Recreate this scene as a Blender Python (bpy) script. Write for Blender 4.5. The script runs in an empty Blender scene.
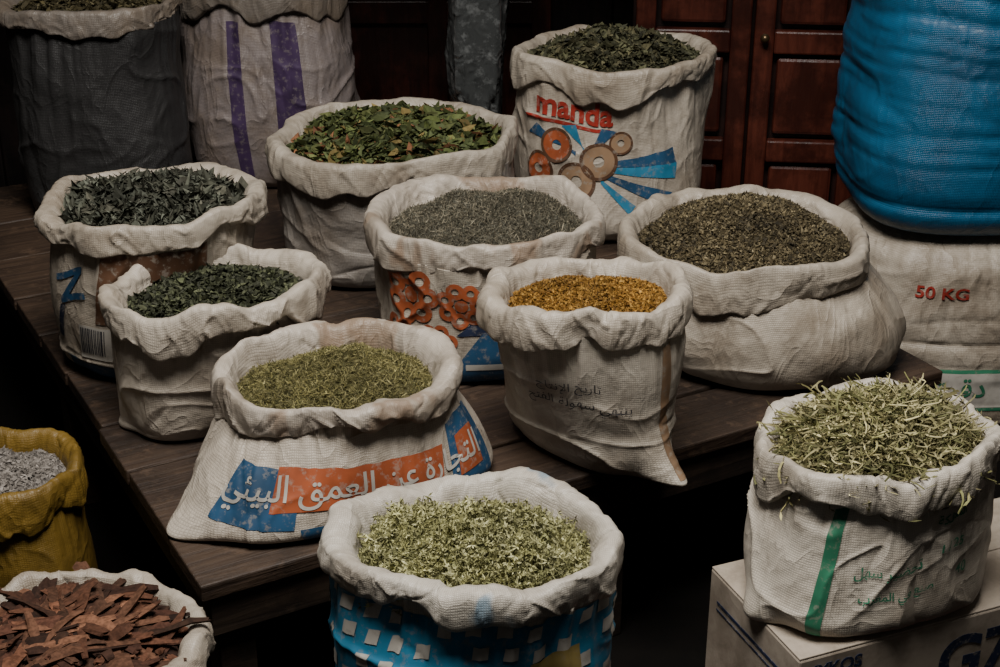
import bpy, bmesh, math, random, unicodedata
import numpy as np
from mathutils import Vector, Matrix

scene = bpy.context.scene
rng = np.random.RandomState(7)
random.seed(7)
PI = math.pi

# ------------------------------------------------------------------ noise
_perm = rng.permutation(256)
_val = rng.uniform(-1, 1, 256)
def vnoise(x, y, z, seed=0):
    x = np.asarray(x, float) + seed * 17.13; y = np.asarray(y, float) + seed * 5.71; z = np.asarray(z, float) + seed * 9.37
    x, y, z = np.broadcast_arrays(x, y, z)
    ix, iy, iz = np.floor(x).astype(int), np.floor(y).astype(int), np.floor(z).astype(int)
    fx, fy, fz = x - ix, y - iy, z - iz
    sx, sy, sz = [f * f * f * (f * (f * 6 - 15) + 10) for f in (fx, fy, fz)]
    out = 0
    for a in (0, 1):
        wa = sx if a else 1 - sx
        for b in (0, 1):
            wb = sy if b else 1 - sy
            for c in (0, 1):
                wc = sz if c else 1 - sz
                h = _perm[(_perm[(_perm[(ix + a) & 255] + iy + b) & 255] + iz + c) & 255]
                out = out + _val[h] * wa * wb * wc
    return out

# ------------------------------------------------------------------ materials
def lin(c):
    return tuple(((v / 12.92) if v <= 0.04045 else ((v + 0.055) / 1.055) ** 2.4) for v in c)
def hexc(h):
    h = h.lstrip('#')
    return lin(tuple(int(h[i:i + 2], 16) / 255 for i in (0, 2, 4)))

def new_mat(name):
    m = bpy.data.materials.new(name); m.use_nodes = True
    nt = m.node_tree; nt.nodes.clear()
    out = nt.nodes.new('ShaderNodeOutputMaterial')
    b = nt.nodes.new('ShaderNodeBsdfPrincipled')
    nt.links.new(b.outputs[0], out.inputs[0])
    return m, nt, b, out

def mixc(nt, fac, a, b, blend='MIX'):
    n = nt.nodes.new('ShaderNodeMix'); n.data_type = 'RGBA'; n.blend_type = blend
    for sock, v in ((n.inputs[0], fac), (n.inputs[6], a), (n.inputs[7], b)):
        if isinstance(v, bpy.types.NodeSocket): nt.links.new(v, sock)
        elif isinstance(v, (int, float)): sock.default_value = v
        else: sock.default_value = (*v, 1)
    return n.outputs[2]

def mathn(nt, op, a, b=None):
    n = nt.nodes.new('ShaderNodeMath'); n.operation = op
    for i, v in enumerate((a, b)):
        if v is None: continue
        if isinstance(v, bpy.types.NodeSocket): nt.links.new(v, n.inputs[i])
        else: n.inputs[i].default_value = v
    return n.outputs[0]

def ramp(nt, fac, p0, p1):
    n = nt.nodes.new('ShaderNodeMapRange'); n.inputs[1].default_value = p0; n.inputs[2].default_value = p1
    n.interpolation_type = 'SMOOTHSTEP'
    nt.links.new(fac, n.inputs[0]); return n.outputs[0]

def noise(nt, vec, scale, detail=4, rough=0.5, dist=0.0, ntype=None):
    n = nt.nodes.new('ShaderNodeTexNoise'); n.inputs['Scale'].default_value = scale
    n.inputs['Detail'].default_value = detail; n.inputs['Roughness'].default_value = rough
    n.inputs['Distortion'].default_value = dist
    if ntype: n.noise_type = ntype
    nt.links.new(vec, n.inputs['Vector']); return n.outputs[0]

def bumpn(nt, h, strength, dist, prev=None):
    bp = nt.nodes.new('ShaderNodeBump'); bp.inputs['Strength'].default_value = strength; bp.inputs['Distance'].default_value = dist
    nt.links.new(h, bp.inputs['Height'])
    if prev is not None: nt.links.new(prev, bp.inputs['Normal'])
    return bp.outputs[0]

def cloth(name, col, dirt=(0.165, 0.12, 0.078), dirt_amt=0.85, weave=0.7, crumple=1.0, rough=0.42, tint=None, tint_lo=.55, spec=.5):
    m, nt, b, out = new_mat(name)
    tc = nt.nodes.new('ShaderNodeTexCoord')
    uv = tc.outputs['UV']; ob = tc.outputs['Object']
    n1 = ramp(nt, noise(nt, ob, 4.5, 6, 0.7), 0.42, 0.66)
    n2f = noise(nt, ob, 26.0, 5, 0.7)
    n2 = ramp(nt, n2f, 0.46, 0.74)
    dcol = tuple(col[i] * 0.34 + dirt[i] * 0.58 for i in range(3))
    base = col
    if tint is not None:
        mp0 = nt.nodes.new('ShaderNodeMapping'); mp0.inputs['Scale'].default_value = (4, 4, 1.5)
        nt.links.new(ob, mp0.inputs[0])
        base = mixc(nt, ramp(nt, noise(nt, mp0.outputs[0], 1.6, 3, .6), tint_lo, tint_lo + .06), col, tint)
    c = mixc(nt, mathn(nt, 'MULTIPLY', n1, dirt_amt), base, dcol)
    c = mixc(nt, mathn(nt, 'MULTIPLY', n2, dirt_amt * 0.6), c, dcol)
    if weave:
        waves = []
        for ax in ('X', 'Y'):
            w = nt.nodes.new('ShaderNodeTexWave'); w.wave_type = 'BANDS'; w.bands_direction = ax
            w.inputs['Scale'].default_value = 74; w.inputs['Distortion'].default_value = 0.6
            w.inputs['Detail'].default_value = 0
            nt.links.new(uv, w.inputs['Vector']); waves.append(w.outputs['Fac'])
        wv = ramp(nt, mathn(nt, 'MAXIMUM', waves[0], waves[1]), .5, 1.0)
        c = mixc(nt, mathn(nt, 'MULTIPLY', wv, 0.38 * weave), c, tuple(v * 0.5 for v in dcol))
    nt.links.new(c, b.inputs['Base Color'])
    b.inputs['Roughness'].default_value = rough
    b.inputs['Specular IOR Level'].default_value = spec
    mp = nt.nodes.new('ShaderNodeMapping'); mp.inputs['Rotation'].default_value = (.3, .5, .4); mp.inputs['Scale'].default_value = (1, 1.0, .6)
    nt.links.new(ob, mp.inputs[0])
    r1 = noise(nt, mp.outputs[0], 11, 2, .5, .9)
    a1 = mathn(nt, 'ABSOLUTE', mathn(nt, 'SUBTRACT', r1, .5))
    h = mathn(nt, 'MULTIPLY', mathn(nt, 'POWER', a1, .7), -.013 * crumple)
    h = mathn(nt, 'ADD', h, mathn(nt, 'MULTIPLY', n2f, .0048 * crumple))
    if weave: h = mathn(nt, 'SUBTRACT', h, mathn(nt, 'MULTIPLY', wv, .00060 * weave))
    nt.links.new(bumpn(nt, h, .75, 1.0), b.inputs['Normal'])
    return m

def ink(name, col, wear=0.5):
    m, nt, b, out = new_mat(name)
    tc = nt.nodes.new('ShaderNodeTexCoord'); ob = tc.outputs['Object']
    n1 = noise(nt, ob, 60.0, 4, 0.7)
    f = mathn(nt, 'MULTIPLY', ramp(nt, n1, 0.52, 0.66), wear)
    n2 = noise(nt, ob, 9.0, 3, 0.6)
    c = mixc(nt, ramp(nt, n2, 0.35, 0.7), col, tuple(v * 0.55 for v in col))
    nt.links.new(mixc(nt, f, c, (.26, .23, .19)), b.inputs['Base Color']); b.inputs['Roughness'].default_value = 0.5
    b.inputs['Specular IOR Level'].default_value = 0.3
    return m

def attr_mat(name, rough=0.75, stain=0.45):
    m, nt, b, out = new_mat(name)
    a = nt.nodes.new('ShaderNodeAttribute'); a.attribute_name = 'Col'
    tc = nt.nodes.new('ShaderNodeTexCoord')
    n = noise(nt, tc.outputs['Object'], 120.0, 2, 0.6)
    c = mixc(nt, ramp(nt, n, 0.3, 0.7), a.outputs['Color'], (0.35, 0.33, 0.30), 'MULTIPLY')
    c2 = mixc(nt, stain, a.outputs['Color'], c)
    nt.links.new(c2, b.inputs['Base Color'])
    b.inputs['Roughness'].default_value = rough
    b.inputs['Specular IOR Level'].default_value = 0.2
    return m

def wood(name, c1, c2, scale=(1, 12, 12), rough=0.55, spec=0.4, worn=0.0, bump=.004):
    m, nt, b, out = new_mat(name)
    tc = nt.nodes.new('ShaderNodeTexCoord')
    mp = nt.nodes.new('ShaderNodeMapping'); mp.inputs['Scale'].default_value = scale
    nt.links.new(tc.outputs['Object'], mp.inputs[0])
    n1 = noise(nt, mp.outputs[0], 3.0, 7, 0.65, 0.8)
    n2 = noise(nt, tc.outputs['Object'], 4.0, 6, 0.7)
    c = mixc(nt, ramp(nt, n1, 0.35, 0.68), c1, c2)
    c = mixc(nt, mathn(nt, 'MULTIPLY', ramp(nt, n2, 0.40, 0.60), 0.85), c, tuple(v * 0.35 for v in c1))
    if worn:
        n3 = noise(nt, tc.outputs['Object'], 16.0, 7, 0.8)
        c = mixc(nt, mathn(nt, 'MULTIPLY', ramp(nt, n3, 0.52, 0.68), worn), c, tuple(v * 2.1 for v in c2))
    nt.links.new(c, b.inputs['Base Color'])
    b.inputs['Roughness'].default_value = rough; b.inputs['Specular IOR Level'].default_value = spec
    nt.links.new(bumpn(nt, n1, .5, bump), b.inputs['Normal'])
    return m

HERB = attr_mat('dried_herb')
BARK = attr_mat('bark_chip', 0.85, .8)

# ------------------------------------------------------------------ mesh helpers
def link(o):
    scene.collection.objects.link(o); return o

def mesh_obj(name, verts, faces, mat, parent=None, smooth=True, cols=None, uv=None):
    me = bpy.data.meshes.new(name)
    me.from_pydata([tuple(v) for v in verts], [], [tuple(f) for f in faces])
    me.materials.append(mat)
    if smooth:
        me.polygons.foreach_set('use_smooth', [True] * len(me.polygons))
    if cols is not None:
        at = me.color_attributes.new('Col', 'FLOAT_COLOR', 'POINT')
        c4 = np.ones((len(verts), 4), dtype=np.float32); c4[:, :3] = cols
        at.data.foreach_set('color', c4.ravel())
    if uv is not None:
        ul = me.uv_layers.new(name='UVMap')
        idx = np.empty(len(me.loops), dtype=np.int32); me.loops.foreach_get('vertex_index', idx)
        ul.data.foreach_set('uv', np.asarray(uv, dtype=np.float32)[idx].ravel())
    me.update()
    o = bpy.data.objects.new(name, me); link(o)
    if parent: o.parent = parent
    return o

def empty(name, loc):
    e = bpy.data.objects.new(name, None); e.location = loc; e.empty_display_size = 0.1
    return link(e)

def boxes(name, lst, mat, parent=None, bevel=0.004, loc=(0, 0, 0), rotz=0.0):
    vs, fs = [], []
    for (cx, cy, cz, sx, sy, sz) in lst:
        k = len(vs)
        for dz in (-.5, .5):
            for dx, dy in ((-.5, -.5), (.5, -.5), (.5, .5), (-.5, .5)):
                vs.append((cx + dx * sx, cy + dy * sy, cz + dz * sz))
        fs += [(k, k + 3, k + 2, k + 1), (k + 4, k + 5, k + 6, k + 7), (k, k + 1, k + 5, k + 4), (k + 1, k + 2, k + 6, k + 5),
               (k + 2, k + 3, k + 7, k + 6), (k + 3, k, k + 4, k + 7)]
    o = mesh_obj(name, vs, fs, mat, parent, smooth=False)
    o.location = loc; o.rotation_euler = (0, 0, rotz)
    if bevel:
        b = o.modifiers.new('bevel', 'BEVEL'); b.width = bevel; b.segments = 2
    return o

def grid_faces(nr, nc, wrap=True):
    f = []
    for i in range(nr - 1):
        for j in range(nc if wrap else nc - 1):
            j2 = (j + 1) % nc
            f.append((i * nc + j, i * nc + j2, (i + 1) * nc + j2, (i + 1) * nc + j))
    return f

# ------------------------------------------------------------------ sacks
def sellipse(th, A, B, n, yaw):
    t = th - yaw
    return (np.abs(np.cos(t) / A) ** n + np.abs(np.sin(t) / B) ** n) ** (-1.0 / n)

CUFF = [(-0.002, -1.00), (0.004, -1.09), (0.012, -1.13), (0.0185, -1.09), (0.0205, -0.92), (0.0215, -0.65), (0.0205, -0.36), (0.0175, -0.13),
        (0.011, -0.01), (0.001, -0.01), (-0.008, -0.10), (-0.015, -0.30), (-0.020, -0.58), (-0.024, -0.95), (-0.028, -1.4), (-0.034, -2.1), (-0.045, -3.4)]

def crease(x, y, z, seed, p=7):
    return (1 - np.abs(vnoise(x, y, z, seed))) ** p

class Sack:
    def __init__(s, name, rim, rx, ry, base, bx, by, z0=0.0, yaw=0.0, ryaw=0.0, ch=0.045, tilt=(0, 0), bulge=0.06, ear=0.03,
                 seed=1, mat=None, cuffmat=None, und=0.010, closed=False, wr=1.0, nb=3.0, folds=0.0, cufft=1.0, bdir=None, bamt=0.0):
        s.__dict__.update(locals())
        s.ears = ear if isinstance(ear, tuple) else (ear, ear)
        s.rim = rim; s.z0 = z0
        s.root = empty(name, (base[0], base[1], z0))
        s.Hb = rim[2] - ch - z0
        th = np.linspace(-PI * 1.5, PI * 0.5, 1441)
        P = s.surf(th, np.full_like(th, 0.45), 0, smooth=True)
        d = np.r_[0, np.cumsum(np.linalg.norm(np.diff(P[:, :2], axis=0), axis=1))]
        s.th_tab = th; s.s_tab = d - np.interp(-PI / 2, th, d)
        s.build()

    def zrim(s, th, R):
        c, sn = np.cos(th), np.sin(th)
        return s.rim[2] + s.tilt[0] * R * c + s.tilt[1] * R * sn + s.und * 1.15 * vnoise(c * 1.6, sn * 1.6, 0, s.seed + 3) \
            + s.und * 0.6 * vnoise(c * 3.2, sn * 3.2, 0, s.seed + 8)

    def rad(s, th, a):
        rb = sellipse(th, s.bx, s.by, s.nb, s.yaw)
        rt = sellipse(th, s.rx, s.ry, 2.15, s.ryaw)
        rt = rt * (1 + .055 * vnoise(np.cos(th) * 2.2, np.sin(th) * 2.2, 0, s.seed + 70))
        ac = np.clip(a, 0, 1)
        R = rb * (1 - ac) + rt * ac
        bl = s.bulge
        if s.bdir is not None: bl = bl + s.bamt * np.clip(np.cos(th - s.bdir), -.3, 1)
        R = R * (1 + bl * np.sin(PI * ac ** .8))
        R = R * (1 - 0.16 * np.exp(-ac / 0.05))
        for k, e in ((0, s.ears[0]), (PI, s.ears[1])):
            dt = np.angle(np.exp(1j * (th - s.yaw - k)))
            R = R + e * np.exp(-(dt / 0.2) ** 2) * np.exp(-ac / 0.14)
        if s.closed:
            R = R * (1 - np.clip((a - 0.82) / 0.18, 0, 1) ** 2.6 * 0.35)
        return R

    def surf(s, th, a, off=0.0, smooth=False):
        th = np.asarray(th, float); a = np.asarray(a, float)
        R = s.rad(th, a)
        R1 = s.rad(th, np.ones_like(a))
        ztop = s.zrim(th, R1) - s.ch
        z = s.z0 + a * (ztop - s.z0)
        c, sn = np.cos(th), np.sin(th)
        if not smooth:
            px, py = R * c, R * sn
            fade = np.clip(a / 0.08, 0.15, 1)
            wx = vnoise(px * 4, py * 4, z * 4, s.seed + 31) * 1.1
            n1 = vnoise(px * 4.5, py * 4.5, z * 4.5, s.seed) * 0.016
            n2 = vnoise(px * 10 + wx, py * 10, z * 11 + wx, s.seed + 2) * 0.005
            m1 = np.clip(vnoise(px * 3.5, py * 3.5, z * 4, s.seed + 17) * 2.4 + .35, 0, 1)
            m2 = np.clip(vnoise(px * 3.5, py * 3.5, z * 4, s.seed + 18) * 2.4 + .15, 0, 1)
            r1 = crease(px * 4 + wx, py * 4 - wx, z * 9 + wx * .7, s.seed + 11, 7) * 0.008 * m1
            r2 = -crease(px * 7 - wx, py * 7, z * 4 + wx * 2, s.seed + 13, 6) * 0.005 * m2
            r3 = crease(px * 9 - wx, py * 9 + wx, z * 8 + wx, s.seed + 14, 7) * 0.004 * m2
            g = vnoise(c * 9, sn * 9, z * 2.5, s.seed + 5) * 0.009 * np.clip(a, 0, 1) ** 3 + \
                vnoise(c * 20, sn * 20, z * 3, s.seed + 6) * 0.003 * np.clip(a, 0, 1) ** 2
            disp = (n1 + n2 + r1 + r2 + r3 + g) * fade * s.wr
            if s.folds:
                disp = disp - s.folds * crease(px * 1.0, py * 1.0, z * 13 + wx * .25, s.seed + 40, 5) - s.folds * .5 * crease(px * 1.5, py * 1.5, z * 26 + wx * .4, s.seed + 41, 4)
            R = R + disp
        R = R + off
        cx = s.base[0] + (s.rim[0] - s.base[0]) * a; cy = s.base[1] + (s.rim[1] - s.base[1]) * a
        return np.stack([cx + R * c, cy + R * sn, z], -1)

    def build(s):
        NT = 320
        th = np.linspace(0, 2 * PI, NT, endpoint=False)
        NB = 96
        rows = []
        av = np.linspace(0, 1, NB)
        for a in av:
            rows.append(s.surf(th, np.full(NT, a)))
        s.grid = np.array(rows); s.NB = NB; s.NT = NT
        L = list(av * s.Hb)
        nbody = NB
        if not s.closed:
            cu = np.array(CUFF)
            t = np.arange(len(cu)); tt = np.linspace(0, len(cu) - 1, 50)
            co = np.interp(tt, t, cu[:, 0]) * s.cufft; chh = np.interp(tt, t, cu[:, 1])
            R1 = s.rad(th, np.ones(NT)); top = s.surf(th, np.ones(NT))
            c, sn = np.cos(th), np.sin(th)
            zr = s.zrim(th, R1)
            chl = s.ch * (1.08 + 0.60 * vnoise(c * 2.0, sn * 2.0, 0, s.seed + 21) + 0.22 * vnoise(c * 5, sn * 5, 0, s.seed + 22))
            fat = 1 + 0.45 * vnoise(c * 2.2, sn * 2.2, 5, s.seed + 23)
            Rt0 = np.hypot(top[:, 0] - s.rim[0], top[:, 1] - s.rim[1])
            for k in range(1, len(tt)):
                hh = chh[k]
                blend = np.clip(k / 8.0, 0, 1)
                Rk = Rt0 * (1 - blend) + (R1 * 0.75 + Rt0 * 0.25) * blend
                w1 = vnoise(c * 3, sn * 3, 1, s.seed + 90)
                mk = np.clip(vnoise(c * 2.5, sn * 2.5, 3, s.seed + 91) * 2.0 + .5, .1, 1)
                n = 0.007 * vnoise(c * 3.5, sn * 3.5, hh * .6, s.seed + 24) \
                    + 0.006 * mk * crease(c * 4 + hh * .9, sn * 4, hh * 0.9 + w1, s.seed + 25, 8) \
                    - 0.004 * crease(c * 7 - hh * 1.2, sn * 7, hh * 0.8 - w1, s.seed + 26, 6) * (1.1 - mk) \
                    + 0.003 * crease(c * 11 + hh * 1.2, sn * 11, hh * .9, s.seed + 30, 7)
                R = Rk + co[k] * fat + n - .001
                zz = zr + hh * (chl if hh > -1.3 else s.ch * 1.0 + (chl - s.ch) * max(0, 1 - (-hh - 1.3)))
                zz = zz + 0.006 * vnoise(c * 5, sn * 5, hh * .6, s.seed + 28)
                rows.append(np.stack([s.rim[0] + R * c, s.rim[1] + R * sn, zz], -1))
                L.append(s.Hb + 0.005 * k)
        V = np.concatenate(rows)
        nr = len(rows)
        circ = 2 * PI * s.rx
        U = np.tile(th / (2 * PI) * circ, nr); W = np.repeat(np.array(L), NT)
        faces = grid_faces(nr, NT)
        cb = len(V); V = np.vstack([V, [[s.base[0], s.base[1], s.z0 + 0.002]]])
        faces += [(cb, (j + 1) % NT, j) for j in range(NT)]
        U = np.r_[U, 0]; W = np.r_[W, 0]
        if s.closed:
            ct = len(V); V = np.vstack([V, [[s.rim[0], s.rim[1], rows[-1][:, 2].max()]]])
            k0 = (nr - 1) * NT
            faces += [(k0 + j, k0 + (j + 1) % NT, ct) for j in range(NT)]
            U = np.r_[U, 0]; W = np.r_[W, 0]
        O = np.array([s.base[0], s.base[1], s.z0])
        o = mesh_obj('bag', V - O, faces, s.mat, s.root, uv=np.stack([U, W], -1))
        if s.cuffmat:
            o.data.materials.append(s.cuffmat)
            mi = np.zeros(len(o.data.polygons), dtype=np.int32); mi[(nbody - 1) * NT:(nr - 1) * NT] = 1
            o.data.polygons.foreach_set('material_index', mi)
        s.O = O

    def map2d(s, X, Z, off=0.0025):
        th = np.interp(X, s.s_tab, s.th_tab)
        a = np.clip(np.asarray(Z) / s.Hb, 0, 1)
        ft = (th % (2 * PI)) / (2 * PI) * s.NT; fa = a * (s.NB - 1)
        j0 = np.floor(ft).astype(int); i0 = np.minimum(np.floor(fa).astype(int), s.NB - 2)
        u = (ft - j0)[:, None]; v = (fa - i0)[:, None]; j1 = (j0 + 1) % s.NT; j0 = j0 % s.NT
        G = s.grid
        P = G[i0, j0] * (1 - u) * (1 - v) + G[i0, j1] * u * (1 - v) + G[i0 + 1, j0] * (1 - u) * v + G[i0 + 1, j1] * u * v
        o = off * .7
        P = P + np.stack([np.cos(th) * o, np.sin(th) * o, np.zeros_like(th)], -1)
        return P - s.O

    def patch(s, name, q, mat, off=0.0025):
        q = np.array(q, float)
        w = max(np.linalg.norm(q[1] - q[0]), np.linalg.norm(q[2] - q[3])); h = max(np.linalg.norm(q[3] - q[0]), np.linalg.norm(q[2] - q[1]))
        nx = max(2, int(w / 0.003) + 2); nz = max(2, int(h / 0.003) + 2)
        u, v = np.meshgrid(np.linspace(0, 1, nx), np.linspace(0, 1, nz))
        P = ((1 - u) * (1 - v))[..., None] * q[0] + (u * (1 - v))[..., None] * q[1] + (u * v)[..., None] * q[2] + ((1 - u) * v)[..., None] * q[3]
        P = P.reshape(-1, 2)
        return mesh_obj(name, s.map2d(P[:, 0], P[:, 1], off), grid_faces(nz, nx, False), mat, s.root)

    def ring(s, name, cx, cz, r0, r1, mat, off=0.003, a0=0, a1=2 * PI, sq=1.0):
        na, nr = 56, max(3, int((r1 - r0) / 0.003) + 2)
        A, Rr = np.meshgrid(np.linspace(a0, a1, na), np.linspace(r0, r1, nr))
        X = cx + (Rr * np.cos(A)).ravel(); Z = cz + sq * (Rr * np.sin(A)).ravel()
        return mesh_obj(name, s.map2d(X, Z, off), grid_faces(nr, na, False), mat, s.root)

    def text(s, name, body, cx, cz, size, mat, rot=0.0, shear=0.0, off=0.0035, bold=0.0, sx=1.0):
        cu = bpy.data.curves.new('t', 'FONT'); cu.body = body; cu.size = size; cu.align_x = 'CENTER'; cu.align_y = 'CENTER'
        cu.offset = bold; cu.shear = shear; cu.resolution_u = 3
        to = bpy.data.objects.new('t', cu); link(to)
        dg = bpy.context.evaluated_depsgraph_get(); dg.update()
        me = bpy.data.meshes.new_from_object(to.evaluated_get(dg))
        bpy.data.objects.remove(to)
        bm = bmesh.new(); bm.from_mesh(me)
        bmesh.ops.triangulate(bm, faces=bm.faces)
        for _ in range(4):
            le = [e for e in bm.edges if e.calc_length() > 0.006]
            if not le: break
            bmesh.ops.subdivide_edges(bm, edges=le, cuts=1)
            bmesh.ops.triangulate(bm, faces=bm.faces)
        vs = np.array([v.co[:2] for v in bm.verts]) if len(bm.verts) else np.zeros((0, 2))
        fs = [tuple(v.index for v in f.verts) for f in bm.faces]
        bm.free(); bpy.data.meshes.remove(me)
        if len(vs) == 0: return
        vs[:, 0] *= sx
        c, n = math.cos(rot), math.sin(rot)
        X = cx + vs[:, 0] * c - vs[:, 1] * n; Z = cz + vs[:, 0] * n + vs[:, 1] * c
        return mesh_obj(name, s.map2d(X, Z, off), fs, mat, s.root, smooth=True)

    def fill_point(s, r, th, depth, mound, lump, center=(0, 0)):
        R1 = s.rad(th, np.ones_like(th)) - 0.013
        x = s.rim[0] + r * R1 * np.cos(th); y = s.rim[1] + r * R1 * np.sin(th)
        zr = s.rim[2] + (s.zrim(th, R1) - s.rim[2]) * r
        d2 = ((x - s.rim[0] - center[0]) ** 2 + (y - s.rim[1] - center[1]) ** 2) / (R1 ** 2)
        z = zr - depth + mound * (np.clip(1 - d2, -.3, 1)) + lump * vnoise(x * 12, y * 12, 0, s.seed + 50) + lump * .6 * vnoise(x * 30, y * 30, 0, s.seed + 51)
        return np.stack([x, y, z], -1)

    def fill(s, name, kind, n, size, palette, depth=0.03, mound=0.03, lump=0.006, pitch=0.5, stack=0.008, mat=None, sizevar=0.35, center=(0, 0), weights=None, gain=1.1, rmax=.985, var=.28):
        mat = mat or HERB
        nr, nt = 26, 96
        rr = np.linspace(0, 1, nr); tt = np.linspace(0, 2 * PI, nt, endpoint=False)
        Rg, Tg = np.meshgrid(rr, tt, indexing='ij')
        P = s.fill_point(Rg.ravel(), Tg.ravel(), depth, mound, lump, center) - s.O
        pal = np.array([p for p in palette]) * gain
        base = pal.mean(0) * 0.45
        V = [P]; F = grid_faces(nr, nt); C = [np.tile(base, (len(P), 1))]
        k = len(P)
        temps = TEMPL[kind]
        per = n // len(temps)
        rg = np.random.RandomState(s.seed * 31 + 5)
        for tv, tf in temps:
            N = per
            r = np.sqrt(rg.uniform(0, rmax, N)); th = rg.uniform(0, 2 * PI, N)
            pos = s.fill_point(r, th, depth, mound, lump, center) - s.O
            pos[:, 2] += rg.uniform(0.0, 1, N) ** 1.5 * stack
            sc = size * np.exp(rg.normal(0, sizevar, N))
            sc = np.minimum(sc, size * 1.8)
            ya = rg.uniform(0, 2 * PI, N); pi_ = rg.normal(0, pitch, N); ro = rg.normal(0, pitch, N)
            cy, sy_, cp, sp, cr, sr = np.cos(ya), np.sin(ya), np.cos(pi_), np.sin(pi_), np.cos(ro), np.sin(ro)
            Rz = np.zeros((N, 3, 3)); Rz[:, 0, 0] = cy; Rz[:, 0, 1] = -sy_; Rz[:, 1, 0] = sy_; Rz[:, 1, 1] = cy; Rz[:, 2, 2] = 1
            Ry = np.zeros((N, 3, 3)); Ry[:, 0, 0] = cp; Ry[:, 0, 2] = sp; Ry[:, 2, 0] = -sp; Ry[:, 2, 2] = cp; Ry[:, 1, 1] = 1
            Rx = np.zeros((N, 3, 3)); Rx[:, 1, 1] = cr; Rx[:, 1, 2] = -sr; Rx[:, 2, 1] = sr; Rx[:, 2, 2] = cr; Rx[:, 0, 0] = 1
            M = Rz @ Ry @ Rx
            vv = np.einsum('nij,kj->nki', M, tv) * sc[:, None, None] + pos[:, None, :]
            nv = len(tv)
            ci = rg.choice(len(pal), N, p=weights)
            col = pal[ci] * np.exp(rg.normal(0, var, N))[:, None]
            patchy = 1 + 0.35 * vnoise(pos[:, 0] * 14, pos[:, 1] * 14, 0, s.seed + 60)
            col = np.clip(col * patchy[:, None], 0, 0.95)
            V.append(vv.reshape(-1, 3)); C.append(np.repeat(col, nv, axis=0))
            offs = k + np.arange(N) * nv
            for o in offs.tolist():
                for f in tf: F.append(tuple(o + i for i in f))
            k += N * nv
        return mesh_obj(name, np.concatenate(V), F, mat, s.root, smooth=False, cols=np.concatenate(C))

# ---- flake templates
TEMPL = {}
def leaf_t(w, curl, fold, twist=0.0):
    xs = [-.5, -.22, .08, .32, .5]; ws = [0.02, 0.9, 1.0, 0.55, 0.02]
    v = []
    for x, q in zip(xs, ws):
        z0 = -curl * x * x
        tw = twist * x
        for sgn in (-1, 0, 1):
            yy = sgn * w * q * 0.5; zz = z0 + (fold * abs(yy))
            v.append((x, yy * math.cos(tw) - zz * math.sin(tw), yy * math.sin(tw) + zz * math.cos(tw)))
    f = []
    for i in range(4):
        for j in range(2):
            k = i * 3 + j; f.append((k, k + 1, k + 4, k + 3))
    return np.array(v), f
TEMPL['leaf'] = [leaf_t(.34, .5, .6, .5), leaf_t(.45, -.5, .8, -.8), leaf_t(.3, .9, .9, 1.5), leaf_t(.5, .3, -.5, .3)]
TEMPL['slim'] = [leaf_t(.2, .6, 1.0, 1.5), leaf_t(.26, -.7, .8, -2), leaf_t(.16, 1.1, .9, 1), leaf_t(.22, .2, -.6, 2.5), leaf_t(.4, .8, .7, 1.0)]
def crumb_t(e, fl):
    v = np.array([(-.5 * e, -.25, 0), (.5 * e, -.2, .05), (.1, .4, -.02), (0.05, 0, fl)])
    return v, [(0, 1, 3), (1, 2, 3), (2, 0, 3), (0, 2, 1)]
TEMPL['crumb'] = [crumb_t(1, .45), crumb_t(1.5, .3), crumb_t(.8, .6)]
def strand_t(seed, nseg=7, bend=1.4, w=.035, leaflets=0, lf=.06):
    r = random.Random(seed)
    p = Vector((-.5, 0, 0)); d = Vector((1, r.uniform(-.4, .4), r.uniform(-.2, .2))).normalized()
    ax = Vector((r.uniform(-.5, .5), r.uniform(-.5, .5), 1)).normalized(); k = r.uniform(-bend, bend)
    pts = []
    for i in range(nseg + 1):
        pts.append((p.copy(), d.copy())); p = p + d / nseg
        d = (Matrix.Rotation(k / nseg, 3, ax) @ d); d = d.normalized()
        k += r.uniform(-bend, bend) * .5
    v = []; f = []
    for i, (q, dd) in enumerate(pts):
        n = dd.cross(Vector((0, 0, 1))).normalized(); b = n.cross(dd)
        ww = w * (1 - .5 * abs(i / nseg - .4))
        for a in (0, 2.1, 4.2):
            v.append(tuple(q + n * math.cos(a) * ww + b * math.sin(a) * ww))
    for i in range(nseg):
        for j in range(3):
            f.append((i * 3 + j, i * 3 + (j + 1) % 3, i * 3 + 3 + (j + 1) % 3, i * 3 + 3 + j))
    for i in range(leaflets):
        q, dd = pts[r.randint(1, nseg)]
        e = Vector((r.uniform(-1, 1), r.uniform(-1, 1), r.uniform(-.2, 1))).normalized() * r.uniform(.12, .28)
        sd = e.cross(Vector((r.uniform(-1, 1), r.uniform(-1, 1), r.uniform(-1, 1)))).normalized() * lf
        k0 = len(v); v += [tuple(q), tuple(q + e * .5 + sd), tuple(q + e), tuple(q + e * .5 - sd)]
        f.append((k0, k0 + 1, k0 + 2, k0 + 3))
    return np.array(v), f
TEMPL['strand'] = [strand_t(i, nseg=9, w=.013 + .006 * (i % 3), bend=4.2, leaflets=4, lf=.022) for i in range(12)]
TEMPL['sprig'] = [strand_t(20 + i, nseg=4, w=.022, bend=1.8, leaflets=20, lf=.035) for i in range(6)]
TEMPL['needle'] = [strand_t(40 + i, nseg=2, w=.05, bend=.8, leaflets=2) for i in range(4)]
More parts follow.
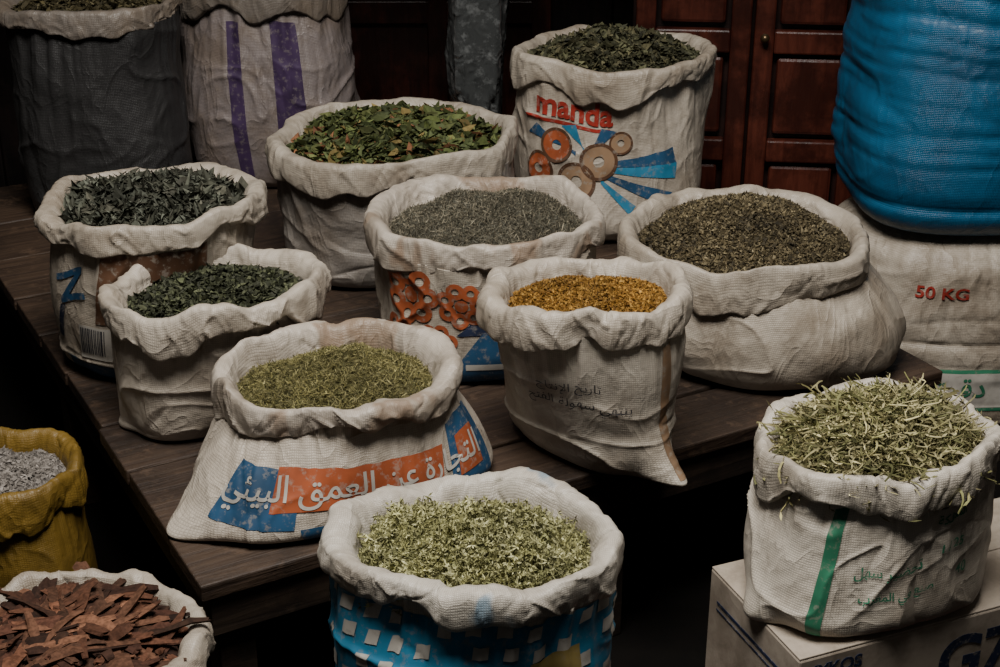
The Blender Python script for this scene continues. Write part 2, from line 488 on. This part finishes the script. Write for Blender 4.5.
def chip_t(seed):
    r = random.Random(seed); v = []
    xs = np.linspace(-.5, .5, 8); w = r.uniform(.06, .15); t = .03; arc = r.uniform(.5, 1.5); bendz = r.uniform(-.08, .08); bendy = r.uniform(-.12, .12)
    for x in xs:
        ww = w * r.uniform(.7, 1.15) * (1 if abs(x) < .4 else .7)
        cy = bendy * (1 - 4 * x * x) + r.uniform(-.012, .012); cz = bendz * (1 - 4 * x * x)
        ring = []
        for a in np.linspace(-arc / 2, arc / 2, 4): ring.append((ww / max(arc, .8) * 1.5 * math.sin(a), ww * .8 * math.cos(a) + r.uniform(-.006, .006)))
        for a in np.linspace(arc / 2, -arc / 2, 4): ring.append(((ww - t) / max(arc, .8) * 1.5 * math.sin(a), (ww * .8 - t) * math.cos(a)))
        for (yy, zz) in ring: v.append((x + r.uniform(-.025, .025), cy + yy, cz + zz - w * .7))
    f = []
    for i in range(7):
        for j in range(8):
            f.append((i * 8 + j, i * 8 + (j + 1) % 8, i * 8 + 8 + (j + 1) % 8, i * 8 + 8 + j))
    f += [tuple(range(8))[::-1], tuple(range(56, 64))]
    return np.array(v), f
TEMPL['chip'] = [chip_t(i) for i in range(12)]

# ---- arabic shaping (presentation forms, visual order)
FORMS = {}
for cp in range(0xFE70, 0xFEFD):
    d = unicodedata.decomposition(chr(cp)).split()
    if len(d) == 2 and d[0].startswith('<'):
        FORMS.setdefault(chr(int(d[1], 16)), {})[d[0][1:-1]] = chr(cp)
    elif len(d) == 3 and d[0].startswith('<'):
        FORMS.setdefault(chr(int(d[1], 16)) + chr(int(d[2], 16)), {})[d[0][1:-1]] = chr(cp)
def arab(t):
    toks = []; i = 0
    while i < len(t):
        if t[i:i + 2] in FORMS and t[i] == '\u0644': toks.append(t[i:i + 2]); i += 2
        else: toks.append(t[i]); i += 1
    out = []
    def dual(x): return x in FORMS and 'initial' in FORMS[x]
    def joins(x): return x in FORMS and 'final' in FORMS[x]
    for i, x in enumerate(toks):
        if x not in FORMS: out.append(x); continue
        pj = i > 0 and dual(toks[i - 1]) and joins(x)
        nj = dual(x) and i + 1 < len(toks) and joins(toks[i + 1])
        k = 'medial' if pj and nj else 'final' if pj else 'initial' if nj else 'isolated'
        out.append(FORMS[x].get(k, x))
    return ''.join(reversed(out))

# ------------------------------------------------------------------ sack materials
WHITE = cloth('woven_white', (0.46, 0.405, 0.335))
WHITE2 = cloth('woven_offwhite', (0.40, 0.35, 0.285), dirt_amt=0.95)
WHITE3 = cloth('woven_bright', (0.52, 0.47, 0.395), dirt_amt=0.75, crumple=.8)
WHITEB = cloth('woven_bluish', (0.50, 0.46, 0.395), dirt_amt=0.75, tint=(.22, .30, .36), tint_lo=.54)
WHITET = cloth('woven_tan_streaked', (0.46, 0.405, 0.34), dirt_amt=0.9, tint=(.26, .185, .13), tint_lo=.56)
GREYW = cloth('woven_grey', (0.25, 0.225, 0.20), dirt_amt=0.8)
BLACK = cloth('woven_charcoal', (0.026, 0.025, 0.025), dirt=(0.03, 0.03, 0.03), spec=.25)
DULL = cloth('woven_dull', (0.15, 0.13, 0.112))
OCHRE = cloth('woven_ochre', (0.19, 0.115, 0.020), dirt=(0.08, 0.05, 0.012), dirt_amt=.9)
BLUE = cloth('woven_blue', (0.008, 0.095, 0.195), dirt=(0.008, 0.04, 0.085), rough=0.36, weave=.9, crumple=.45)
I_BLUE = ink('ink_blue', (0.022, 0.075, 0.155)); I_LBLUE = ink('ink_sky_blue', (0.035, 0.20, 0.34), 0.4)
I_ORANGE = ink('ink_orange', (0.35, 0.085, 0.032)); I_RED = ink('ink_red', (0.32, 0.03, 0.02), 0.3)
I_WHITE = ink('ink_white', (0.48, 0.45, 0.40), 0.4); I_NAVY = ink('ink_navy', (0.02, 0.028, 0.06)); I_PURPLE = ink('ink_purple', (0.050, 0.028, 0.072), 0.3)
I_GREEN = ink('ink_green', (0.035, 0.19, 0.105), 0.5); I_DARK = ink('ink_dark', (0.04, 0.04, 0.05), 0.4); I_GOLD = ink('ink_gold', (0.32, 0.24, 0.08), 0.3)
I_BROWN = ink('ink_brown', (0.10, 0.05, 0.028), 0.6); I_TAN = ink('ink_tan', (0.29, 0.185, 0.11), 0.6)

def pal(*h): return [hexc(x) for x in h]

# 1 green-herb sack, wide, orange banner
s = Sack('herb_sack', (-.309, 2.555, .247), .210, .165, (-.295, 2.51), .305, .165, yaw=.50, ryaw=.10, ch=.058, bulge=.05, ear=(.03, .10), seed=1, mat=WHITE, cuffmat=WHITET, nb=2.8, und=.018, tilt=(0.02, 0.07))
s.patch('print_blue', [(-.22, .05), (-.07, .035), (-.05, .135), (-.19, .15)], I_BLUE)
s.patch('print_blue_b', [(-.06, .0), (.30, .0), (.30, .045), (-.06, .035)], I_BLUE)
s.patch('print_banner', [(-.11, .07), (.225, .055), (.235, .125), (-.10, .145)], I_ORANGE, .0035)
s.text('print_lettering', arab('التجارة عن العمق البيئي'), .062, .099, .058, I_WHITE, off=.0055, bold=.0007, rot=-.05)
s.patch('print_corner', [(.245, .02), (.36, .02), (.36, .15), (.255, .15)], I_BLUE)
s.patch('print_corner_b', [(.265, .05), (.33, .05), (.33, .12), (.27, .12)], I_ORANGE, .004)
s.fill('herbs', 'needle', 17000, .010, pal('#726c42', '#615d38', '#827b50', '#504f30', '#8c855c'), depth=.066, mound=.060, pitch=.6, gain=1.0)

# 2 yellow flowers
s = Sack('flower_sack', (.168, 2.66, .367), .176, .144, (.190, 2.695), .175, .115, yaw=-.80, ryaw=-.1, ch=.052, bulge=.03, ear=(.10, .02), seed=2, mat=WHITE3, cuffmat=WHITE, und=.016, nb=2.8, tilt=(0, .04), wr=.85)
s.text('print_lettering', arab('تاريخ الإنتاج'), -.045, .205, .026, I_DARK, rot=-.06)
s.text('print_lettering_b', arab('ينتهي سهولة الفتح'), -.03, .168, .028, I_DARK, rot=-.08)
s.patch('seam', [(.125, .01), (.150, .01), (.162, .29), (.140, .29)], I_TAN, .002)
s.fill('dried_flowers', 'crumb', 26000, .0060, pal('#8a6429', '#7b5722', '#9a7334', '#67481d', '#a37d3d'), depth=.060, mound=.050, pitch=1.0, gain=.84, var=.2)

# 3 seeds, big right sack
s = Sack('seed_sack', (.546, 3.12, .310), .258, .212, (.63, 3.10), .235, .20, yaw=.25, ch=.060, bulge=.14, ear=.0, seed=3, mat=WHITE2, und=.014, bdir=-.3, bamt=.12, nb=2.5, tilt=(0, .07))
s.fill('seeds', 'crumb', 23000, .008, pal('#554b37', '#453d2b', '#635942', '#363023', '#6e644c'), depth=.050, mound=.095, pitch=1.0, gain=.9)

# 4 centre printed sack
s = Sack('lavender_sack', (-.037, 3.13, .345), .244, .200, (-.035, 3.13), .228, .188, yaw=.2, ch=.054, bulge=.04, seed=4, mat=WHITE2, cuffmat=WHITET, und=.012, ear=.01, tilt=(0, .03))
s.patch('print_blue', [(-.10, .0), (.33, .0), (.33, .13), (.0, .14)], I_BLUE)
s.patch('print_navy', [(-.06, .13), (.33, .15), (.33, .19), (-.02, .165)], I_NAVY)
k_ = 0
for (fx, fz, fr_) in [(-.165, .215, .072), (-.045, .205, .058), (-.20, .095, .066), (-.105, .105, .052), (.05, .235, .04)]:
    s.ring('print_flower_core_%d' % k_, fx, fz, .001, fr_ * .26, I_ORANGE, .004)
    for q in range(7):
        a = q * 2 * PI / 7 + k_
        s.ring('print_petal_%d_%d' % (k_, q), fx + fr_ * .64 * math.cos(a), fz + fr_ * .64 * math.sin(a), fr_ * .14, fr_ * .34, I_ORANGE, .004)
    k_ += 1
s.patch('print_orange', [(.05, .17), (.24, .17), (.25, .215), (.07, .22)], I_ORANGE, .0045)
s.patch('print_stripe_a', [(-.04, .045), (.28, .06), (.28, .075), (-.04, .06)], I_WHITE, .004)
s.fill('lavender', 'needle', 18000, .011, pal('#5a5548', '#696456', '#48463a', '#77705f', '#55544a'), depth=.060, mound=.072, pitch=.8)

# 5 left white sack, dark leaves
s = Sack('mint_sack', (-.585, 2.82, .308), .204, .168, (-.620, 2.84), .190, .148, yaw=.45, ryaw=.15, ch=.054, bulge=.05, ear=(.0, .03), seed=5, mat=WHITE, und=.014, tilt=(.06, .03))
s.fill('mint_leaves', 'leaf', 8000, .019, pal('#3a3d2d', '#464a35', '#2d3023', '#52553f', '#404235'), depth=.056, mound=.046, pitch=.6, gain=.95)

# 6 left rear printed sack
s = Sack('verbena_sack', (-.752, 3.10, .390), .222, .186, (-.800, 3.14), .185, .170, yaw=.5, ch=.050, bulge=.06, ear=.02, seed=6, mat=WHITE2, und=.018, cufft=1.1)
s.patch('print_brown', [(-.09, .16), (.14, .17), (.14, .33), (-.08, .33)], I_BROWN)
s.patch('print_blue', [(-.20, .0), (.0, .0), (.0, .045), (-.19, .055)], I_BLUE)
s.text('print_lettering', 'N', -.17, .24, .11, I_BLUE, rot=-1.3, bold=.003)
s.patch('barcode_ground', [(-.135, .065), (-.045, .065), (-.045, .15), (-.135, .15)], I_WHITE, .0035)
xx = -.130
for i in range(13):
    w = random.choice([.0022, .0032, .0045]); s.patch('barcode_bar_%d' % i, [(xx, .078), (xx + w, .078), (xx + w, .145), (xx, .145)], I_DARK, .0048); xx += w + random.choice([.0018, .003])
s.patch('print_strip', [(-.22, .10), (-.20, .10), (-.185, .19), (-.20, .19)], I_NAVY)
s.fill('verbena_leaves', 'slim', 5200, .038, pal('#434439', '#515348', '#35362d', '#5c5f54', '#49483e'), depth=.050, mound=.060, pitch=.7, stack=.02, rmax=.90, gain=.95)

# 7 back centre sack, mixed leaves
s = Sack('leaf_sack', (-.274, 3.66, .363), .287, .238, (-.27, 3.68), .270, .225, yaw=.1, ch=.058, bulge=.02, ear=.0, seed=7, mat=GREYW, cuffmat=WHITE2, und=.014, tilt=(0, .03))
s.fill('bay_leaves', 'leaf', 6200, .040, pal('#454c2e', '#5a5f38', '#3d4429', '#6c5e38', '#4d552f', '#6c4831'), depth=.055, mound=.065, pitch=.5, stack=.018, weights=[.24, .2, .24, .08, .2, .04], rmax=.92, gain=1.0)

# 8 top right printed sack
s = Sack('henna_sack', (.307, 4.0, .490), .254, .220, (.31, 4.0), .240, .215, ch=.055, bulge=.04, ear=.0, seed=8, mat=WHITE, cuffmat=WHITE2, und=.012, yaw=.1)
s.text('print_lettering', 'manda', -.125, .370, .085, I_RED, rot=-.05, bold=.0025, off=.005)
s.patch('print_band', [(-.27, .330), (-.02, .320), (-.02, .329), (-.27, .340)], I_RED)
for i, (x, z, r) in enumerate([(-.17, .27, .045), (-.05, .24, .052), (-.22, .20, .045), (-.11, .18, .052), (-.20, .12, .045), (.01, .29, .032)]):
    s.ring('print_disc_%d' % i, x, z, r * .3, r, I_TAN if i % 2 else I_ORANGE, .005); s.ring('print_disc_edge_%d' % i, x, z, r * .85, r * 1.02, I_BROWN, .006)
for i, (a) in enumerate([.2, -.08, -.40, -.75, 1.35, 1.8, 2.3]):
    c, n = math.cos(a), math.sin(a); w = .022
    x0, z0_, x1, z1 = -.08 + .05 * c, .22 + .05 * n, -.08 + .26 * c, .22 + (.26 if n < 0 else .11) * n
    z1 = max(z1, .02)
    s.patch('print_ray_%d' % i, [(x0, z0_ - .006), (x1 + w * n, z1 - w * c), (x1 - w * n, z1 + w * c), (x0, z0_ + .006)], I_BLUE if i % 2 == 0 else I_LBLUE, .003)
s.fill('henna_leaves', 'leaf', 6000, .027, pal('#434330', '#50503a', '#363628', '#5c5840'), depth=.050, mound=.080, pitch=.6, stack=.012, rmax=.93, gain=.95)

# 9 charcoal sack far left
s = Sack('tea_sack', (-1.12, 4.1, .602), .216, .195, (-1.12, 4.1), .225, .20, ch=.040, bulge=.05, seed=9, mat=BLACK, cuffmat=DULL, und=.008, ear=.01)
s.fill('tea_leaves', 'leaf', 3500, .022, pal('#4a432c', '#3a3524', '#57503a'), depth=.03, mound=.04, gain=.9)

# 10 purple stripe sack
s = Sack('grain_sack', (-.69, 4.42, .615), .225, .20, (-.69, 4.42), .225, .20, ch=.085, bulge=.12, seed=10, mat=cloth('woven_lilac', (.20, .17, .165)), cuffmat=DULL, und=.02, ear=.01, cufft=1.3)
s.patch('stripe_a', [(-.075, .02), (-.035, .02), (-.05, .50), (-.09, .50)], I_PURPLE)
s.patch('stripe_b', [(.05, .02), (.13, .02), (.12, .50), (.04, .50)], I_PURPLE)
s.fill('grain', 'crumb', 6000, .012, pal('#4a432c', '#3a3524', '#57503a'), depth=.05, mound=.03, gain=.8)

# 11 front centre blue sack
s = Sack('oregano_sack', (-.046, 2.055, .196), .216, .150, (-.045, 2.05), .218, .158, z0=-.45, ch=.052, bulge=.02, ear=.0, seed=11, mat=WHITE3, cuffmat=WHITEB, und=.016, tilt=(.0, .07), cufft=1.1)
s.patch('print_sky_blue', [(-.34, .18), (.34, .18), (.34, s.Hb - .010), (-.34, s.Hb - .010)], I_LBLUE, .002)
for r in range(8):
    for cidx in range(15):
        x = -.33 + cidx * .046 + (.010 if r % 2 else 0); z = .553 - r * .043
        if (cidx * 7 + r * 3) % 5 == 0: continue
        s.patch('print_block_%d_%d' % (r, cidx), [(x, z), (x + .024, z + .003), (x + .026, z + .028), (x + .003, z + .025)], I_WHITE, .0042)
s.patch('print_gold', [(.08, .455), (.18, .465), (.18, .515), (.09, .51)], I_GOLD, .006)
s.fill('oregano', 'sprig', 6400, .030, pal('#8f8d5f', '#7e7c52', '#9d9b70', '#6d6d48', '#a8a67e'), depth=.080, mound=.070, pitch=.9, stack=.020, rmax=.92, gain=1.15, lump=.018, var=.2)

# 12 right front sack
BOXTOP = -.05
s = Sack('chamomile_sack', (.652, 2.26, .262), .190, .152, (.645, 2.235), .20, .135, z0=BOXTOP + .001, yaw=.35, ryaw=.1, ch=.052, bulge=.09, ear=.06, seed=12, mat=WHITE3, und=.018, tilt=(.06, .03))
s.patch('stripe_green', [(-.135, .01), (-.110, .01), (-.09, .245), (-.115, .245)], I_GREEN)
s.text('print_lettering', arab('تحضير سهل'), -.0, .135, .026, I_GREEN, rot=.05, bold=.0004)
s.text('print_number', '1 / 25', .12, .155, .022, I_GREEN, bold=.0004); s.text('print_lettering_b', arab('صنع في المغرب'), .02, .09, .022, I_GREEN, rot=.05, bold=.0004)
s.text('print_number_b', '40', .15, .105, .026, I_GREEN, bold=.0004); s.text('print_lettering_c', arab('المملكة'), .12, .205, .022, I_GREEN, bold=.0004)
s.fill('dried_stems', 'strand', 8400, .060, pal('#857f58', '#727049', '#97906a', '#5d5d3c', '#a09973'), depth=.072, mound=.092, pitch=.27, stack=.032, rmax=.74, gain=1.05, lump=.014)

# 13 bark sack front left
s = Sack('bark_sack', (-.698, 1.99, .032), .200, .172, (-.72, 1.97), .165, .15, z0=-.45, ch=.045, bulge=.02, ear=.0, seed=13, mat=WHITE2, und=.014)
s.fill('bark_chips', 'chip', 1500, .115, pal('#462c21', '#543627', '#352219', '#624332', '#3e2a1f'), depth=.070, mound=.060, pitch=.14, stack=.032, mat=BARK, rmax=.66, gain=.9, sizevar=.3, var=.35)

# 14 ochre sack left
s = Sack('salt_sack', (-1.04, 2.694, -.045), .156, .14, (-1.04, 2.70), .16, .145, z0=-.45, ch=.055, bulge=.06, ear=.0, seed=14, mat=OCHRE, und=.008)
s.fill('rock_salt', 'crumb', 7000, .009, pal('#86807a', '#968f88', '#76706a'), depth=.055, mound=.03, gain=.75, var=.15)

# 15/16 stacked closed sacks on the right
sw = Sack('flour_sack', (1.215, 3.76, .130), .32, .30, (1.215, 3.76), .32, .30, z0=-.45, ch=0.0, bulge=.05, ear=.0, seed=15, mat=WHITE2, closed=True, folds=.008, und=.002, wr=.7)
sw.text('print_weight', '50 KG', -.105, .445, .042, I_RED, sx=1.25, bold=.001, off=.006)
sw.patch('print_green_frame', [(-.15, .12), (.10, .12), (.10, .24), (-.15, .24)], I_GREEN)
sw.patch('print_green_inner', [(-.14, .13), (.09, .13), (.09, .23), (-.14, .23)], I_WHITE, .004)
sw.text('print_lettering', arab('دقيق'), -.04, .185, .075, I_GREEN, off=.006, bold=.001)
sb = Sack('sugar_sack', (1.215, 3.75, 1.0), .325, .30, (1.215, 3.75), .325, .30, z0=.138, ch=0.0, bulge=.02, ear=.0, seed=16, mat=BLUE, closed=True, folds=.012, wr=.45)

# ------------------------------------------------------------------ plastic bag
def blob(name, loc, r, mat, seed, rows=64, nt=72, amp=.2, freq=3):
    ph = np.linspace(0.02, PI - .02, rows); th = np.linspace(0, 2 * PI, nt, endpoint=False)
    PH, TH = np.meshgrid(ph, th, indexing='ij')
    x, y, z = np.sin(PH) * np.cos(TH), np.sin(PH) * np.sin(TH), np.cos(PH)
    x, y, z = [np.sign(q) * np.abs(q) ** .8 for q in (x, y, z)]
    k = 1 + amp * vnoise(x * freq, y * freq, z * freq, seed) + amp * .6 * (1 - np.abs(vnoise(x * freq * 2, y * freq * 2, z * freq * 4, seed + 2))) ** 3
    V = np.stack([x * k * r[0], y * k * r[1], z * k * r[2]], -1).reshape(-1, 3)
    F = grid_faces(rows, nt) + [tuple(range(nt))[::-1], tuple(range((rows - 1) * nt, rows * nt))]
    V[:, 2] -= V[:, 2].min()
    o = mesh_obj(name, V, F, mat); o.location = loc
    return o
m, nt, b, out = new_mat('clear_plastic_film')
tc = nt.nodes.new('ShaderNodeTexCoord')
c = mixc(nt, ramp(nt, noise(nt, tc.outputs['Object'], 30, 4, .7), .5, .75), (.08, .085, .085), (.25, .26, .26))
nt.links.new(c, b.inputs['Base Color']); b.inputs['Roughness'].default_value = .14; b.inputs['Specular IOR Level'].default_value = .9
b.inputs['Transmission Weight'].default_value = .45; b.inputs['IOR'].default_value = 1.3
nt.links.new(bumpn(nt, noise(nt, tc.outputs['Object'], 18, 4, .6, 1.5, 'RIDGED_MULTIFRACTAL'), 1.0, .010), b.inputs['Normal'])
blob('plastic_bag', (-.07, 4.42, 0.0), (.085, .085, .48), m, 3, amp=.15, freq=2.5)

# ------------------------------------------------------------------ bench
BW = wood('bench_wood', (.030, .018, .012), (.060, .037, .023), (1, 16, 16), .55, .4, worn=.45, bump=.012)
BWd = wood('bench_wood_dark', (.020, .013, .009), (.040, .026, .017), (1, 14, 14), .6, worn=.3)
ang = math.atan2(.486, .874)
corner = (-.513, 2.181, 0)
bench = empty('wooden_bench', (corner[0], corner[1], -.45)); bench.rotation_euler = (0, 0, ang)
bl = []
D = 2.30; W = 1.74
ys = [0, .19, .45, .66, .95, 1.18, 1.42, 1.70, 1.98, 2.30]
for i in range(9):
    bl.append((W / 2 + random.uniform(-.008, .004), (ys[i] + ys[i + 1]) / 2, .45 - .0175 - random.uniform(0, .005), W, ys[i + 1] - ys[i] - .008, .035))
boxes('planks', bl, BW, bench, .004)
boxes('frame', [(W / 2, .03, .37, W - .02, .03, .09), (.03, D / 2, .37, .03, D - .1, .09), (W - .03, D / 2, .37, .03, D - .1, .09), (W / 2, D - .03, .37, W - .02, .03, .09)], BWd, bench, .003)
boxes('legs', [(x, y, .165, .07, .07, .33) for x in (.06, W / 2, W - .06) for y in (.07, D / 2, D - .07)], BWd, bench, .004)
b2 = empty('wooden_bench', (corner[0], corner[1], -.45)); b2.rotation_euler = (0, 0, ang)
boxes('planks', [(1.85, .95 + i * .2, .4325, .205, .196, .035) for i in range(3)], BW, b2, .003)
boxes('legs', [(x, y, .207, .05, .05, .415) for x in (1.78, 1.92) for y in (.89, 1.40)], BWd, b2, .003)

# ------------------------------------------------------------------ cardboard box with crate under
CARD = cloth('printed_carton', (.36, .305, .245), dirt=(.12, .09, .06), dirt_amt=.9, weave=0, crumple=.10, rough=.7, spec=.3)
byaw = math.radians(22)
bx = empty('cardboard_box', (.5, 2.036, -.30)); bx.rotation_euler = (0, 0, byaw)
L, Wd, H = .66, .30, .25
boxes('carton', [(L / 2, Wd / 2, H / 2 - .002, L, Wd, H - .004)], CARD, bx, .004)
boxes('lid_flaps', [(L / 2, Wd * .25, H - .002, L - .002, Wd * .5 - .003, .004), (L / 2, Wd * .75, H - .002, L - .002, Wd * .5 - .003, .004)], CARD, bx, .001)
def flat_text(name, body, size, loc, rot, mat, parent, bold=0):
    cu = bpy.data.curves.new(name, 'FONT'); cu.body = body; cu.size = size; cu.offset = bold; cu.extrude = .0003
    o = bpy.data.objects.new(name, cu); link(o); o.parent = parent; o.location = loc; o.rotation_euler = rot
    cu.materials.append(mat)
flat_text('print_lettering', 'MYKOS', .035, (.01, -.0012, .205), (PI / 2, 0, 0), I_NAVY, bx, .001)
flat_text('print_mark', 'G7', .13, (.29, -.0012, .115), (PI / 2, 0, 0), I_NAVY, bx, .004)
boxes('print_stripe', [(-.0008, Wd / 2, .19, .001, Wd - .06, .006), (-.0008, Wd / 2, .175, .001, Wd - .06, .003)], I_NAVY, bx, 0)
REDP = wood('red_plastic', (.22, .03, .02), (.26, .04, .03), (1, 1, 1), .4)
cr = empty('plastic_crate', (.5, 2.036, -.45)); cr.rotation_euler = (0, 0, byaw)
cl = []
for z in (.02, .075, .135):
    cl += [(L / 2, -.01, z, L, .02, .03), (L / 2, Wd + .01, z, L, .02, .03), (-.03, Wd / 2, z, .02, Wd + .04, .03), (L + .01, Wd / 2, z, .02, Wd + .04, .03)]
cl += [(x, y, .075, .025, .025, .148) for x in (-.03, L + .01) for y in (-.01, Wd + .01)] + [(L / 2, Wd / 2, .008, L, Wd, .014)] + [(L / 2, y, .14, L, .03, .018) for y in (.06, .24)]
boxes('slats', cl, REDP, cr, .003)

# ------------------------------------------------------------------ cupboard with panelled door
RW = wood('red_brown_wood', (.055, .013, .008), (.095, .024, .014), (12, 12, 1.2), .35, .5)
RWd = wood('red_brown_wood_dark', (.012, .005, .004), (.024, .009, .007), (12, 12, 1.2), .45, .4)
cb = empty('wooden_cupboard', (.40, 4.50, -.45)); cb.rotation_euler = (0, 0, -.10)
W2, H2 = .72, 2.0
boxes('carcass', [(W2 / 2, .31, H2 / 2, W2, .56, H2)], RWd, cb, .004)
fr = []
for (x0, x1) in ((0.01, .355), (.365, .71)):
    fr += [(x0 + .03, 0, H2 / 2, .06, .04, H2 - .02), (x1 - .03, 0, H2 / 2, .06, .04, H2 - .02)]
    for z in (.05, .50, .84, 1.5, 1.95): fr.append(((x0 + x1) / 2, .0, z, x1 - x0 - .12, .035, .07))
boxes('door_frames', fr, RW, cb, .006)
pn = []
for (x0, x1) in ((0.01, .355), (.365, .71)):
    for (z0, z1) in ((.085, .465), (.535, .805), (.875, 1.465), (1.535, 1.915)):
        pn.append(((x0 + x1) / 2, .012, (z0 + z1) / 2, x1 - x0 - .15, .022, z1 - z0 - .03))
boxes('door_panels', pn, RW, cb, .012)
bm = bmesh.new()
bmesh.ops.create_uvsphere(bm, u_segments=20, v_segments=14, radius=.014, matrix=Matrix.Translation((0, -.025, 0)))
bmesh.ops.create_cone(bm, segments=16, radius1=.006, radius2=.006, depth=.03, matrix=Matrix.Translation((0, -.01, 0)) @ Matrix.Rotation(PI / 2, 4, 'X'), cap_ends=True)
me = bpy.data.meshes.new('knob'); bm.to_mesh(me); bm.free()
mk, nt, b, out = new_mat('dark_brass'); b.inputs['Base Color'].default_value = (.12, .08, .04, 1); b.inputs['Metallic'].default_value = .8; b.inputs['Roughness'].default_value = .35
me.materials.append(mk)
for p in me.polygons: p.use_smooth = True
k = bpy.data.objects.new('knob', me); link(k); k.parent = cb; k.location = (.395, -.022, .86)

# ------------------------------------------------------------------ room shell
DW = wood('wall_wood_dark', (.007, .0045, .004), (.016, .008, .007), (10, 10, 1), .6, .3)
pl = []
x = -2.4
while x < 2.3:
    pl.append((x + .14, 5.32, 1.0, .276, .04, 2.9)); x += .28
pl.append((-.05, 5.36, 1.0, 4.7, .04, 2.9))
boxes('wall_back', pl, DW, None, .006)
DR = wood('door_wood', (.030, .009, .006), (.060, .016, .010), (10, 10, 1), .4, .4)
dd = empty('door_1', (-.62, 5.26, -.45))
boxes('leaf', [(.4, .01, 1.1, .8, .03, 2.2)], DR, dd, .003)
boxes('stiles', [(x, -.02, 1.1, .07, .03, 2.2) for x in (.035, .4, .765)] + [(.4, -.02, z, .8, .028, .08) for z in (.04, .75, 1.3, 2.16)], DR, dd, .004)
STONE = cloth('dark_plaster', (.04, .034, .03), dirt=(.01, .01, .01), weave=0, crumple=.3, rough=.9, spec=.1)
boxes('wall_left', [(-2.42, 2.8, 1.0, .06, 5.2, 2.9)], STONE, None, 0)
boxes('wall_right', [(2.32, 2.8, 1.0, .06, 5.2, 2.9)], STONE, None, 0)
FL = cloth('floor_stone', (.0045, .0038, .0033), dirt=(.003, .003, .003), weave=0, crumple=.3, rough=.95, spec=.05)
boxes('floor', [(0, 2.5, -.48, 6.0, 6.5, .06)], FL, None, 0)
boxes('rear_light_blocker', [(-.05, 4.33, 1.72, 4.8, 1.96, .05)], DW, None, 0)  # out-of-view slab added overhead to block light and darken the back

# ------------------------------------------------------------------ light
w = bpy.data.worlds.new('World'); scene.world = w; w.use_nodes = True
bg = w.node_tree.nodes['Background']; bg.inputs[0].default_value = (1, .98, .95, 1); bg.inputs[1].default_value = 0.035
def area(name, loc, tgt, size, energy, col):
    l = bpy.data.lights.new(name, 'AREA'); l.shape = 'RECTANGLE'; l.size = size[0]; l.size_y = size[1]; l.energy = energy; l.color = col
    o = bpy.data.objects.new(name, l); link(o); o.location = loc
    o.rotation_euler = (Vector(tgt) - Vector(loc)).to_track_quat('-Z', 'Y').to_euler()
area('skylight', (-.10, 1.60, 3.30), (0.05, 2.6, 0), (1.6, 1.1), 220, (1, .96, .90))

# ------------------------------------------------------------------ camera
cam = bpy.data.cameras.new('Camera'); cam.lens = 54; cam.sensor_width = 36; cam.clip_start = .05
co = bpy.data.objects.new('Camera', cam); link(co); co.location = (0, 0, 1.5); co.rotation_euler = (math.radians(65), 0, 0)
scene.camera = co
